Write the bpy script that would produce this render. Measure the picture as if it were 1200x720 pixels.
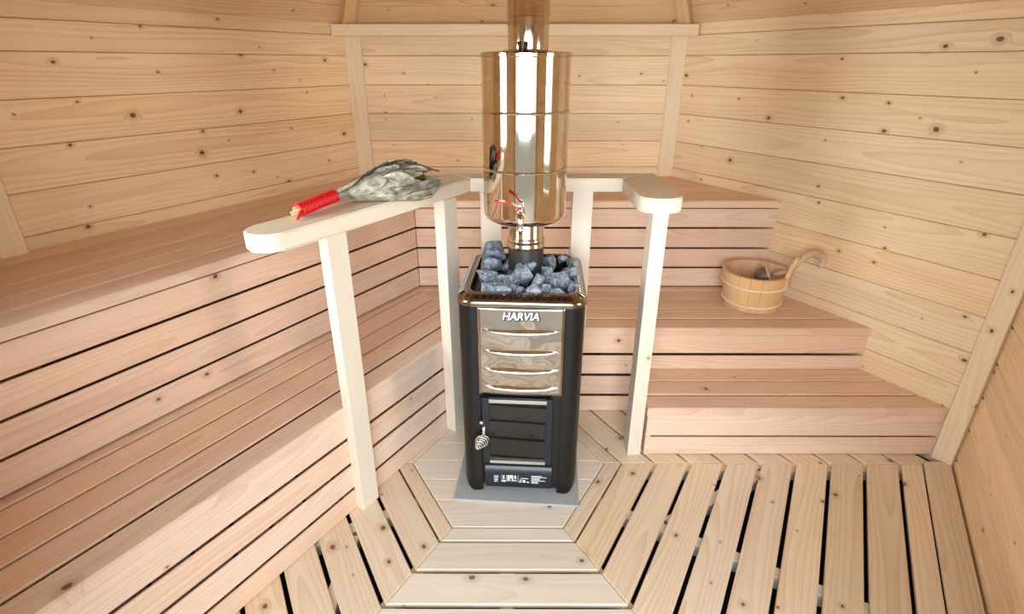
import bpy, bmesh, math, random
from mathutils import Vector, Matrix, noise, Euler
from math import sin, cos, pi, radians, sqrt, tan

for o in list(bpy.data.objects):
    bpy.data.objects.remove(o)
S = bpy.context.scene
COL = S.collection
random.seed(7)

# ------------------------------------------------------------------ camera
cam_data = bpy.data.cameras.new('camera')
cam_data.sensor_width = 36.0
cam_data.lens = 636.5 / 1200 * 36.0
cam_data.clip_start = 0.02
cam = bpy.data.objects.new('camera', cam_data)
COL.objects.link(cam)
cam.location = (0, 0, 1.38)
cam.rotation_euler = (radians(90 - 24.21), 0, 0.0029)
S.camera = cam

# ------------------------------------------------------------------ world, lights, exposure
W = bpy.data.worlds.new('sky')
S.world = W
W.use_nodes = True
W.node_tree.nodes['Background'].inputs[0].default_value = (0.86, 0.93, 1.0, 1)
W.node_tree.nodes['Background'].inputs[1].default_value = 1.3

def area_light(name, loc, target, sx, sy, power, colour):
    l = bpy.data.lights.new(name, 'AREA')
    l.shape = 'RECTANGLE'
    l.size, l.size_y = sx, sy
    l.energy = power
    l.color = colour
    o = bpy.data.objects.new(name, l)
    COL.objects.link(o)
    o.location = loc
    o.rotation_euler = (Vector(target) - Vector(loc)).to_track_quat('-Z', 'Y').to_euler()
    return o

area_light('doorway_daylight', (-0.12, -1.7, 1.40), (0.0, 1.6, 0.9), 1.9, 1.7, 86, (0.85, 0.93, 1.0))
area_light('left_window_daylight', (-1.60, 0.62, 1.22), (0.35, 1.75, 0.85), 0.5, 0.8, 41, (0.96, 0.98, 1.0))
area_light('right_window_daylight', (1.62, 0.60, 1.12), (-0.35, 1.75, 0.75), 0.5, 0.9, 19, (1.0, 0.87, 0.70))

S.view_settings.view_transform = 'Standard'
S.view_settings.look = 'None'
S.view_settings.exposure = 0.42
S.view_settings.gamma = 1.0
S.view_settings.use_curve_mapping = False
try:
    S.cycles.use_denoising = True
    S.cycles.max_bounces = 10
    S.cycles.diffuse_bounces = 6
    S.cycles.sample_clamp_indirect = 8.0
except Exception:
    pass

# ------------------------------------------------------------------ node helpers
class NT:
    def __init__(self, name):
        self.mat = bpy.data.materials.new(name)
        self.mat.use_nodes = True
        self.t = self.mat.node_tree
        self.bsdf = self.t.nodes['Principled BSDF']
        self.out = self.t.nodes['Material Output']
    def n(self, kind, **kw):
        nd = self.t.nodes.new(kind)
        for k, v in kw.items():
            setattr(nd, k, v)
        return nd
    def put(self, sock, v):
        if isinstance(v, bpy.types.NodeSocket):
            self.t.links.new(v, sock)
        elif isinstance(v, (tuple, list)) and len(v) == 3 and sock.type == 'RGBA':
            sock.default_value = (*v, 1)
        else:
            sock.default_value = v
    def m(self, op, a, b=None, c=None, clamp=False):
        nd = self.n('ShaderNodeMath', operation=op, use_clamp=clamp)
        for i, v in enumerate((a, b, c)):
            if v is not None:
                self.put(nd.inputs[i], v)
        return nd.outputs[0]
    def vm(self, op, a, b=None):
        nd = self.n('ShaderNodeVectorMath', operation=op)
        self.put(nd.inputs[0], a)
        if b is not None:
            self.put(nd.inputs[1], b)
        return nd.outputs[0]
    def mix(self, f, a, b):
        nd = self.n('ShaderNodeMix', data_type='RGBA')
        self.put(nd.inputs[0], f)
        self.put(nd.inputs[6], a)
        self.put(nd.inputs[7], b)
        return nd.outputs[2]
    def noise(self, vec, scale=1.0, detail=2.0, rough=0.5):
        nd = self.n('ShaderNodeTexNoise')
        self.put(nd.inputs['Vector'], vec)
        nd.inputs['Scale'].default_value = scale
        nd.inputs['Detail'].default_value = detail
        nd.inputs['Roughness'].default_value = rough
        return nd.outputs['Fac']
    def maprange(self, v, a, b, c=0.0, d=1.0, smooth=True):
        nd = self.n('ShaderNodeMapRange', interpolation_type='SMOOTHSTEP' if smooth else 'LINEAR')
        for i, x in enumerate((v, a, b, c, d)):
            self.put(nd.inputs[i], x)
        return nd.outputs[0]
    def bump(self, h, strength, dist=0.002):
        nd = self.n('ShaderNodeBump')
        nd.inputs['Strength'].default_value = strength
        nd.inputs['Distance'].default_value = dist
        self.put(nd.inputs['Height'], h)
        self.put(self.bsdf.inputs['Normal'], nd.outputs[0])

def srgb(r, g, b):
    f = lambda v: (v / 255 / 12.92) if v / 255 <= 0.04045 else ((v / 255 + 0.055) / 1.055) ** 2.4
    return (f(r), f(g), f(b))

def wood(name, light, dark, knot=0.55, ring=0.45, spacing=0.011, rough=0.55, vary=0.07, knotcol=(96, 58, 30)):
    """timber whose grain runs along the object's own X axis; every board gets its own offset"""
    N = NT(name)
    P = N.n('ShaderNodeTexCoord').outputs['Object']
    rnd = N.n('ShaderNodeObjectInfo').outputs['Random']
    offv = N.n('ShaderNodeCombineXYZ')
    N.put(offv.inputs[0], N.m('MULTIPLY', rnd, 37.0))
    N.put(offv.inputs[1], N.m('MULTIPLY', rnd, 13.7))
    N.put(offv.inputs[2], N.m('MULTIPLY', rnd, 7.1))
    Q = N.vm('ADD', P, offv.outputs[0])
    sep = N.n('ShaderNodeSeparateXYZ'); N.put(sep.inputs[0], P)
    sq = N.n('ShaderNodeSeparateXYZ'); N.put(sq.inputs[0], Q)
    kmask = khalo = None
    if knot > 0:
        kv = N.n('ShaderNodeCombineXYZ')
        N.put(kv.inputs[0], N.m('MULTIPLY', sq.outputs[0], 6.5))
        N.put(kv.inputs[1], N.m('MULTIPLY', sq.outputs[1], 8.5))
        vo = N.n('ShaderNodeTexVoronoi', voronoi_dimensions='2D', feature='F1')
        N.put(vo.inputs['Vector'], kv.outputs[0])
        vo.inputs['Scale'].default_value = 1.0
        cs = N.n('ShaderNodeSeparateColor'); N.put(cs.inputs[0], vo.outputs['Color'])
        exist = N.m('LESS_THAN', cs.outputs[0], knot)
        wob = N.m('MULTIPLY', N.m('SUBTRACT', N.noise(Q, 60, 2), 0.5), 0.035)
        d = N.m('ADD', vo.outputs['Distance'], wob)
        rad = N.m('ADD', N.m('MULTIPLY', N.m('POWER', cs.outputs[1], 2.0), 0.062), 0.022)
        kmask = N.m('MULTIPLY', N.maprange(d, N.m('MULTIPLY', rad, 0.65), rad, 1.0, 0.0), exist)
        khalo = N.m('MULTIPLY', N.maprange(d, rad, N.m('MULTIPLY', rad, 3.2), 1.0, 0.0), exist)
    w1 = N.noise(N.vm('MULTIPLY', Q, (1.6, 7, 7)), 1.0, 2)
    w2 = N.noise(N.vm('MULTIPLY', Q, (0.9, 2, 2)), 1.0, 1)
    yy = N.m('ADD', sep.outputs[1], N.m('ADD', N.m('MULTIPLY', N.m('SUBTRACT', rnd, 0.5), 0.11), N.m('MULTIPLY', N.m('SUBTRACT', w1, 0.5), 0.05)))
    zz = N.m('ADD', 0.012, N.m('MULTIPLY', w2, 0.09))
    r = N.m('SQRT', N.m('ADD', N.m('MULTIPLY', yy, yy), N.m('MULTIPLY', zz, zz)))
    if khalo is not None:
        r = N.m('ADD', r, N.m('MULTIPLY', khalo, 0.012))
    band = N.m('FRACT', N.m('DIVIDE', r, spacing))
    band = N.m('POWER', band, 2.2)
    fade = N.noise(N.vm('MULTIPLY', Q, (1.2, 10, 10)), 1.0, 2)
    fibre = N.noise(N.vm('MULTIPLY', Q, (7, 260, 260)), 1.0, 3, 0.65)
    broad = N.noise(N.vm('MULTIPLY', Q, (2.0, 18, 18)), 1.0, 3)
    f = N.m('ADD', N.m('MULTIPLY', N.m('MULTIPLY', band, fade), ring),
            N.m('ADD', N.m('MULTIPLY', N.m('SUBTRACT', fibre, 0.42), 0.55 * max(ring, 0.35)), N.m('MULTIPLY', N.m('SUBTRACT', broad, 0.45), 0.55)), clamp=True)
    c = N.mix(f, srgb(*light), srgb(*dark))
    if knot > 0:
        c = N.mix(N.m('MULTIPLY', khalo, 0.35), c, srgb(*[0.82 * v for v in dark]))
        c = N.mix(N.m('MULTIPLY', kmask, 0.9), c, srgb(*knotcol))
    hs = N.n('ShaderNodeHueSaturation')
    N.put(hs.inputs['Color'], c)
    N.put(hs.inputs['Value'], N.m('ADD', 1.0 - vary, N.m('MULTIPLY', N.m('FRACT', N.m('MULTIPLY', rnd, 17.3)), 2 * vary)))
    N.put(hs.inputs['Saturation'], N.m('ADD', 0.92, N.m('MULTIPLY', N.m('FRACT', N.m('MULTIPLY', rnd, 31.7)), 0.2)))
    N.put(N.bsdf.inputs['Base Color'], hs.outputs[0])
    N.bsdf.inputs['Roughness'].default_value = rough
    N.bsdf.inputs['Specular IOR Level'].default_value = 0.35
    N.bump(N.m('ADD', fibre, N.m('MULTIPLY', band, 0.4)), 0.12, 0.001)
    return N.mat

def plain(name, col, rough=0.5, metal=0.0, spec=0.5, bump=None):
    N = NT(name)
    b = N.bsdf
    P = N.n('ShaderNodeTexCoord').outputs['Object']
    base = srgb(*col)
    nz = N.noise(P, 25, 3)
    N.put(b.inputs['Base Color'], N.mix(nz, tuple(0.88 * v for v in base), tuple(min(1, 1.1 * v) for v in base)))
    b.inputs['Roughness'].default_value = rough
    b.inputs['Metallic'].default_value = metal
    b.inputs['Specular IOR Level'].default_value = spec
    if bump:
        N.bump(N.noise(P, bump[0], 3), bump[1], bump[2])
    return N.mat

M = {}
M['wall'] = wood('spruce_wall_boards', (244, 221, 186), (210, 164, 112), knot=0.42, ring=0.75)
M['roof'] = wood('spruce_roof_boards', (226, 196, 152), (186, 142, 92), knot=0.42, ring=0.7)
M['floor'] = wood('spruce_floor_boards', (236, 218, 192), (202, 168, 126), knot=0.45, ring=0.75, knotcol=(120, 80, 48))
M['trim'] = wood('trim_spruce', (240, 223, 195), (214, 178, 134), knot=0.3, ring=0.5, vary=0.03)
M['floor_pale'] = wood('pale_spruce_floor_boards', (234, 224, 208), (206, 186, 160), knot=0.4, ring=0.6, knotcol=(120, 84, 56))
M['bench'] = wood('alder_bench_slats', (234, 205, 182), (194, 151, 121), knot=0.04, ring=0.6, spacing=0.008, vary=0.06, rough=0.45)
M['pale'] = wood('planed_pale_timber', (224, 214, 197), (206, 188, 160), knot=0.16, ring=0.3, spacing=0.014, vary=0.02, knotcol=(150, 112, 76))
M['dark'] = plain('unlit_undercroft', (40, 30, 22), 0.9)  # dark colour stands for the shade seen through the floor gaps
M['backing'] = plain('wall_backing_timber', (120, 88, 58), 0.8)
M['ground'] = plain('gravel_ground', (150, 145, 135), 0.9)
M['cement'] = plain('grey_cement_board', (168, 174, 174), 0.75, bump=(120, 0.2, 0.002))
M['black'] = plain('black_stove_paint', (9, 9, 11), 0.33)
M['soot'] = plain('black_inner_steel', (10, 10, 11), 0.6)
M['drawer'] = plain('blue_black_enamel', (24, 30, 40), 0.32)
M['white'] = plain('white_print', (215, 222, 230), 0.6)
M['red'] = plain('red_cord', (214, 16, 20), 0.45)
M['redpaint'] = plain('red_lever_coat', (190, 18, 36), 0.3)
M['steel'] = plain('polished_stainless', (222, 210, 192), 0.06, 1.0)
M['chrome'] = plain('bright_chrome', (225, 225, 222), 0.12, 1.0)
M['pipe_black'] = plain('dark_flue_steel', (84, 82, 82), 0.38, 0.85)
M['hole_shade'] = plain('joint_hole_shade', (70, 50, 36), 0.5)
M['twig'] = plain('cut_birch_twigs', (176, 150, 112), 0.7)

def _wavy():
    N = NT('wavy_mirror_steel')
    P = N.n('ShaderNodeTexCoord').outputs['Object']
    N.bsdf.inputs['Base Color'].default_value = (*srgb(178, 166, 154), 1)
    N.bsdf.inputs['Metallic'].default_value = 1.0
    N.bsdf.inputs['Roughness'].default_value = 0.07
    N.bump(N.noise(P, 11, 1), 0.42, 0.012)
    return N.mat
M['wavy'] = _wavy()

def _stone():
    N = NT('grey_sauna_stone')
    P = N.n('ShaderNodeTexCoord').outputs['Object']
    rnd = N.n('ShaderNodeObjectInfo').outputs['Random']
    Q = N.vm('ADD', P, N.vm('SCALE', (5, 9, 3), None))
    a = N.noise(P, 38, 5, 0.65)
    b = N.noise(P, 150, 4, 0.7)
    f = N.maprange(N.m('ADD', N.m('MULTIPLY', a, 0.6), N.m('MULTIPLY', b, 0.4)), 0.34, 0.66)
    c = N.mix(f, srgb(66, 78, 92), srgb(160, 172, 186))
    c = N.mix(N.m('MULTIPLY', N.maprange(b, 0.58, 0.72), 0.5), c, srgb(225, 230, 235))
    hs = N.n('ShaderNodeHueSaturation'); N.put(hs.inputs['Color'], c)
    N.put(hs.inputs['Value'], N.m('ADD', 0.8, N.m('MULTIPLY', rnd, 0.35)))
    N.put(N.bsdf.inputs['Base Color'], hs.outputs[0])
    N.bsdf.inputs['Roughness'].default_value = 0.85
    N.bump(N.m('ADD', a, N.m('MULTIPLY', b, 0.6)), 0.7, 0.006)
    return N.mat
M['stone'] = _stone()

def _leaf():
    N = NT('dried_birch_leaves')
    P = N.n('ShaderNodeTexCoord').outputs['Object']
    rnd = N.n('ShaderNodeObjectInfo').outputs['Random']
    nz = N.noise(P, 45, 4)
    c = N.mix(N.maprange(nz, 0.3, 0.7), srgb(124, 120, 102), srgb(188, 181, 160))
    hs = N.n('ShaderNodeHueSaturation'); N.put(hs.inputs['Color'], c)
    N.put(hs.inputs['Value'], N.m('ADD', 0.42, N.m('MULTIPLY', rnd, 0.75)))
    N.put(N.bsdf.inputs['Base Color'], hs.outputs[0])
    N.bsdf.inputs['Roughness'].default_value = 0.75
    N.bump(N.noise(P, 120, 3), 0.4, 0.002)
    return N.mat
M['leaf'] = _leaf()

def _glass(name, tint):
    N = NT(name)
    tr = N.n('ShaderNodeBsdfTransparent'); tr.inputs[0].default_value = (*tint, 1)
    gl = N.n('ShaderNodeBsdfGlossy'); gl.inputs['Roughness'].default_value = 0.03
    fr = N.n('ShaderNodeFresnel'); fr.inputs[0].default_value = 1.8
    mx = N.n('ShaderNodeMixShader')
    N.put(mx.inputs[0], fr.outputs[0]); N.put(mx.inputs[1], tr.outputs[0]); N.put(mx.inputs[2], gl.outputs[0])
    N.put(N.out.inputs[0], mx.outputs[0])
    return N.mat
M['glass'] = _glass('clear_window_glass', (0.95, 0.97, 0.96))
M['stove_glass'] = _glass('smoky_stove_glass', (0.42, 0.45, 0.5))

# ------------------------------------------------------------------ object helpers
def link(name, me, mat, parent=None):
    if mat is not None and not me.materials:
        me.materials.append(mat)
    o = bpy.data.objects.new(name, me)
    COL.objects.link(o)
    if parent is not None:
        o.parent = parent
    return o

def tag(o, label, cat, group=None, kind=None):
    o['label'] = label
    if cat: o['category'] = cat
    if group: o['group'] = group
    if kind: o['kind'] = kind
    return o

def thing(name, label, cat, loc=(0, 0, 0), rotz=0.0, group=None):
    o = bpy.data.objects.new(name, None)
    o.empty_display_size = 0.05
    COL.objects.link(o)
    o.location = loc
    o.rotation_euler = (0, 0, rotz)
    return tag(o, label, cat, group)

def mesh_from(bm, name, smooth=False):
    me = bpy.data.meshes.new(name)
    bmesh.ops.recalc_face_normals(bm, faces=bm.faces[:])
    bm.to_mesh(me); bm.free()
    if smooth:
        for p in me.polygons: p.use_smooth = True
    return me

def obj(name, bm, mat, parent=None, smooth=False):
    return link(name, mesh_from(bm, name, smooth), mat, parent)

def smooth_by_angle(o, deg=35):
    me = o.data
    for p in me.polygons: p.use_smooth = True
    bm = bmesh.new(); bm.from_mesh(me)
    a = radians(deg)
    for e in bm.edges:
        e.smooth = not (len(e.link_faces) == 2 and e.calc_face_angle(0) > a)
    bm.to_mesh(me); bm.free()
    return o

def inset_poly(pts, d):
    n = len(pts); out = []
    for i in range(n):
        p0, p1, p2 = pts[i - 1], pts[i], pts[(i + 1) % n]
        e1 = (p1 - p0).normalized(); e2 = (p2 - p1).normalized()
        n1 = Vector((-e1.y, e1.x)); n2 = Vector((-e2.y, e2.x))
        k = 1 + n1.dot(n2)
        out.append(p1 + (n1 + n2) * (d / max(k, 0.2)))
    return out

def plank(name, pts, thick, mat, parent, bev=0.003, along=0):
    """board with face corners pts (3D, planar, counter-clockwise seen from the front), body behind the face; own X axis = edge `along`"""
    pts = [Vector(p) for p in pts]
    n = len(pts)
    X = (pts[(along + 1) % n] - pts[along]).normalized()
    nrm = Vector((0, 0, 0))
    for i in range(n):
        nrm += (pts[i] - pts[0]).cross(pts[(i + 1) % n] - pts[0])
    Z = nrm.normalized(); Y = Z.cross(X)
    c = sum(pts, Vector()) / n
    q = [Vector(((p - c).dot(X), (p - c).dot(Y))) for p in pts]
    ins = inset_poly(q, bev)
    bm = bmesh.new()
    lo = [bm.verts.new((p.x, p.y, -thick)) for p in q]
    mi = [bm.verts.new((p.x, p.y, -bev)) for p in q]
    hi = [bm.verts.new((p.x, p.y, 0)) for p in ins]
    bm.faces.new(hi); bm.faces.new(lo[::-1])
    for i in range(n):
        j = (i + 1) % n
        bm.faces.new((lo[i], lo[j], mi[j], mi[i]))
        bm.faces.new((mi[i], mi[j], hi[j], hi[i]))
    me = bpy.data.meshes.new(name); bm.to_mesh(me); bm.free()
    o = link(name, me, mat, parent)
    R = Matrix((X, Y, Z)).transposed()
    if parent is not None:
        c = c - parent.location
    o.matrix_basis = Matrix.Translation(c) @ R.to_4x4()
    return o

def add_box(bm, lo, hi, bev=0.0, mat=None):
    r = bmesh.ops.create_cube(bm, size=1.0)
    vs = r['verts']
    lo, hi = Vector(lo), Vector(hi)
    for v in vs:
        v.co = Vector(((lo[i] + hi[i]) / 2 + v.co[i] * (hi[i] - lo[i]) for i in range(3)))
    if bev:
        es = list({e for v in vs for e in v.link_edges})
        bmesh.ops.bevel(bm, geom=es, offset=bev, segments=2, affect='EDGES', profile=0.6)
    return vs

def box(name, lo, hi, mat, parent=None, bev=0.0):
    bm = bmesh.new(); add_box(bm, lo, hi, bev)
    return obj(name, bm, mat, parent)

def add_lathe(bm, prof, seg=48, c=(0, 0, 0)):
    rings = []
    for r, z in prof:
        rings.append([bm.verts.new((c[0] + r * cos(2 * pi * i / seg), c[1] + r * sin(2 * pi * i / seg), c[2] + z)) for i in range(seg)] if r > 1e-6
                     else [bm.verts.new((c[0], c[1], c[2] + z))])
    for a, b in zip(rings, rings[1:]):
        for i in range(seg):
            j = (i + 1) % seg
            if len(a) == 1 and len(b) > 1: bm.faces.new((a[0], b[j], b[i]))
            elif len(b) == 1 and len(a) > 1: bm.faces.new((a[i], a[j], b[0]))
            elif len(a) > 1: bm.faces.new((a[i], a[j], b[j], b[i]))

def lathe(name, prof, mat, parent=None, seg=48, c=(0, 0, 0), ang=40):
    bm = bmesh.new(); add_lathe(bm, prof, seg, c)
    return smooth_by_angle(obj(name, bm, mat, parent), ang)

def add_tube(bm, path, rad, seg=8, cap=True):
    path = [Vector(p) for p in path]
    n = len(path)
    rads = rad if isinstance(rad, (list, tuple)) else [rad] * n
    t0 = (path[1] - path[0]).normalized()
    ref = Vector((0, 0, 1)) if abs(t0.z) < 0.9 else Vector((1, 0, 0))
    u = t0.cross(ref).normalized()
    rings = []
    for i in range(n):
        t = (path[min(i + 1, n - 1)] - path[max(i - 1, 0)]).normalized()
        u = (u - t * u.dot(t)).normalized()
        w = t.cross(u)
        rings.append([bm.verts.new(path[i] + (u * cos(2 * pi * k / seg) + w * sin(2 * pi * k / seg)) * rads[i]) for k in range(seg)])
    for a, b in zip(rings, rings[1:]):
        for k in range(seg):
            j = (k + 1) % seg
            bm.faces.new((a[k], a[j], b[j], b[k]))
    if cap:
        bm.faces.new(rings[0][::-1]); bm.faces.new(rings[-1])

def tube(name, path, rad, mat, parent=None, seg=8):
    bm = bmesh.new(); add_tube(bm, path, rad, seg)
    return smooth_by_angle(obj(name, bm, mat, parent), 50)

def prism(name, outline, z0, z1, mat, parent=None, bev=0.004, seg=2):
    """upright solid from a plan outline, edges eased"""
    bm = bmesh.new()
    lo = [bm.verts.new((x, y, z0)) for x, y in outline]
    hi = [bm.verts.new((x, y, z1)) for x, y in outline]
    n = len(lo)
    top = bm.faces.new(hi); bot = bm.faces.new(lo[::-1])
    for i in range(n):
        j = (i + 1) % n
        bm.faces.new((lo[i], lo[j], hi[j], hi[i]))
    if bev:
        bmesh.ops.bevel(bm, geom=list(top.edges) + list(bot.edges), offset=bev, segments=seg, affect='EDGES')
    return smooth_by_angle(obj(name, bm, mat, parent), 40)

# ------------------------------------------------------------------ room frame (a six-sided hut)
SN, CS = 0.5, sqrt(3) / 2
XL, XR, YB = -0.826, 0.849, 3.003
SIDE = 1.60
BL = Vector((XL, YB, 0)); BR = Vector((XR, YB, 0))
LC = BL + Vector((-SN, -CS, 0)) * SIDE      # left corner
RC = BR + Vector((SN, -CS, 0)) * SIDE       # right corner
FL = LC + Vector((SN, -CS, 0)) * SIDE
FR = RC + Vector((-SN, -CS, 0)) * SIDE
HEX = [BL, LC, FL, FR, RC, BR]              # counter-clockwise
WT = 1.556                                  # wall height
ZJ = [1.556, 1.504, 1.413, 1.277, 1.139, 1.001, 0.864, 0.722, 0.584, 0.445, 0.31, 0.172, 0.036, -0.03]
UP = Vector((0, 0, 1))

def clip_poly(poly, a, b, inside_left=True, eps=1e-9):
    """clip plan polygon (2D vectors) by the line a->b, keeping its left side"""
    out = []
    d = b - a
    f = lambda p: d.x * (p.y - a.y) - d.y * (p.x - a.x)
    for i in range(len(poly)):
        p, q = poly[i], poly[(i + 1) % len(poly)]
        fp, fq = f(p), f(q)
        if fp >= -eps: out.append(p)
        if (fp > eps and fq < -eps) or (fp < -eps and fq > eps):
            out.append(p + (q - p) * (fp / (fp - fq)))
    res = []
    for p in out:
        if not res or (p - res[-1]).length > 1e-4: res.append(p)
    if len(res) > 1 and (res[0] - res[-1]).length < 1e-4: res.pop()
    return res

def wall(name, A, B, label, zmin=-0.03, opening=None, nmin=0):
    """A -> B runs left to right seen from inside; planks nailed on a backing slab"""
    X = (B - A).normalized(); L = (B - A).length
    N = UP.cross(X) * -1.0 if False else X.cross(UP) * 1.0
    # inward normal
    C = sum(HEX, Vector()) / 6
    if N.dot(C - A) < 0: N = -N
    P = lambda s, z, d=0.0: A + X * s + UP * z + N * d
    bm = bmesh.new()
    def slab(s0, s1, z0, z1):
        vs = [bm.verts.new(P(s, z, d)) for d in (-0.022, -0.045) for s, z in ((s0, z0), (s1, z0), (s1, z1), (s0, z1))]
        bm.faces.new(vs[:4]); bm.faces.new(vs[7:3:-1])
        for i in range(4):
            j = (i + 1) % 4
            bm.faces.new((vs[i], vs[4 + i], vs[4 + j], vs[j]))
    e = 0.02
    if opening is None:
        slab(-e, L + e, -0.12, WT)
    else:
        s0, s1, z0, z1 = opening
        slab(-e, s0, -0.12, WT); slab(s1, L + e, -0.12, WT)
        if z0 > 0: slab(s0, s1, -0.12, z0)
        if z1 < WT: slab(s0, s1, z1, WT)
    w = obj(name, bm, M['backing'])
    tag(w, label, 'wall', kind='structure')
    for zt, zb in zip(ZJ, ZJ[1:]):
        g = 0.0008
        if zt <= zmin + 1e-6: continue
        spans = [(0.0, L)]
        if opening and zb < opening[3] - 0.01 and zt > opening[2] + 0.01:
            spans = [(0.0, opening[0]), (opening[1], L)]
        for a, b in spans:
            pts = [P(a, zb + g), P(b, zb + g), P(b, zt - g), P(a, zt - g)]
            if (pts[1] - pts[0]).cross(pts[2] - pts[0]).dot(N) < 0:
                pts = [pts[1], pts[0], pts[3], pts[2]]
            plank('wall_plank', pts, 0.021 if zt < 1.55 else 0.016, M['wall'], w, bev=0.0028)
    return w, P

wall('wall_back', BL, BR, 'back wall of pale spruce planks behind the steel water tank', zmin=0.72)
wl, PL = wall('wall_left', LC, BL, 'long left wall of warm spruce planks above the left bench', zmin=0.72)
wr, PR = wall('wall_right', BR, RC, 'right wall of knotty spruce planks beside the wooden bucket')
wf, PF = wall('wall_front_right', RC, FR, 'spruce plank wall at the lower right edge, beyond the floor boards', opening=(0.55, 1.05, 0.584, 1.504))
wall('wall_front_left', FL, LC, 'spruce plank wall at the near left, out past the left bench', opening=(0.55, 1.05, 0.864, 1.504))
wall('wall_front', FR, FL, 'entrance wall of spruce planks around the open doorway', opening=(0.15, 1.53, 0.0, 1.52))

def joint_holes(w, P, s, zlo):
    bm = bmesh.new()
    for z in ZJ[2:-1]:
        if z > zlo:
            a = P(s - 0.005, z - 0.0045, 0.0); b = P(s + 0.005, z + 0.0045, 0.0006)
            c = [P(s - 0.005, z - 0.004, 0.0006), P(s + 0.005, z - 0.004, 0.0006), P(s + 0.006, z + 0.004, 0.0006), P(s - 0.004, z + 0.004, 0.0006)]
            d = [P(s - 0.005, z - 0.004, -0.006), P(s + 0.005, z - 0.004, -0.006), P(s + 0.006, z + 0.004, -0.006), P(s - 0.004, z + 0.004, -0.006)]
            vc = [bm.verts.new(v) for v in c]; vd = [bm.verts.new(v) for v in d]
            bm.faces.new(vc); bm.faces.new(vd[::-1])
            for i in range(4):
                j = (i + 1) % 4
                bm.faces.new((vc[i], vd[i], vd[j], vc[j]))
    o = obj('joint_hole', bm, M['hole_shade'], w); o['kind'] = 'stuff'  # dark blocks stand for the shade inside the open tongue-and-groove joint ends
joint_holes(wl, PL, SIDE - 0.006, 0.85)
joint_holes(wr, PR, 0.006, 0.85)
joint_holes(wf, PF, 0.012, 0.0)

def window(name, A, B, label, zs):
    X = (B - A).normalized(); N = X.cross(UP)
    C = sum(HEX, Vector()) / 6
    if N.dot(C - A) < 0: N = -N
    R = Matrix((X, N, UP)).transposed().to_4x4()
    root = thing(name, label, 'window', A + X * 0.8 + UP * zs)
    root.rotation_euler = R.to_euler()
    root['kind'] = 'structure'
    bm = bmesh.new()
    h = 1.504 - zs
    add_box(bm, (-0.25, -0.045, 0), (-0.21, 0.012, h)); add_box(bm, (0.21, -0.045, 0), (0.25, 0.012, h))
    add_box(bm, (-0.21, -0.045, 0), (0.21, 0.012, 0.04)); add_box(bm, (-0.21, -0.045, h - 0.04), (0.21, 0.012, h))
    obj('window_frame', bm, M['pale'], root)
    box('glazing_bar', (-0.01, -0.035, 0.04), (0.01, 0.002, h - 0.04), M['pale'], root)
    for a, b in ((-0.21, -0.01), (0.01, 0.21)):
        box('pane', (a, -0.02, 0.04), (b, -0.016, h - 0.04), M['glass'], root)
window('window_1', RC, FR, 'tall two-pane window in the near right wall', 0.584)
window('window_2', FL, LC, 'two-pane window in the near left wall above the bench', 0.864)

# trims
def trim(name, label, cs, thick=0.02, bev=0.003, along=0):
    o = plank(name, cs, thick, M['trim'], None, bev, along)
    return tag(o, label, 'trim', kind='structure')
yb = 2.905
trim('trim_1', 'pale horizontal rail nailed across the top of the back wall',
     [(-0.874, yb, 1.499), (0.884, yb, 1.499), (0.884, yb, 1.550), (-0.874, yb, 1.550)], 0.06, 0.004)
yb = YB - 0.02
trim('trim_2', 'pale upright corner board left of the tank, under the back rail',
     [(XL - 0.012, yb, 0.8), (XL + 0.068, yb, 0.8), (XL + 0.068, yb, 1.504), (XL - 0.012, yb, 1.504)], 0.02, 0.003, 1)
trim('trim_3', 'pale upright corner board right of the tank, under the back rail',
     [(XR - 0.068, yb, 0.8), (XR + 0.01, yb, 0.8), (XR + 0.01, yb, 1.504), (XR - 0.068, yb, 1.504)], 0.02, 0.003, 1)
dR = Vector((SN, -CS, 0)); nR = Vector((-CS, -SN, 0))
dL = Vector((-SN, -CS, 0)); nL = Vector((CS, -SN, 0))
def Rw(t, dist, z): return BR + dR * t + nR * dist + UP * z
def Lw(t, dist, z): return BL + dL * t + nL * dist + UP * z
trim('trim_4', 'broad pale corner post at the end of the right wall by the floor',
     [Rw(1.532, 0.02, 0), Rw(1.598, 0.02, 0), Rw(1.598, 0.02, 1.55), Rw(1.532, 0.02, 1.55)], 0.02, 0.003, 1)
trim('trim_5', 'corner post at the far left edge above the left bench',
     [Lw(1.598, 0.02, 0.8), Lw(1.522, 0.02, 0.8), Lw(1.522, 0.02, 1.55), Lw(1.598, 0.02, 1.55)], 0.02, 0.003, 1)

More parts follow.
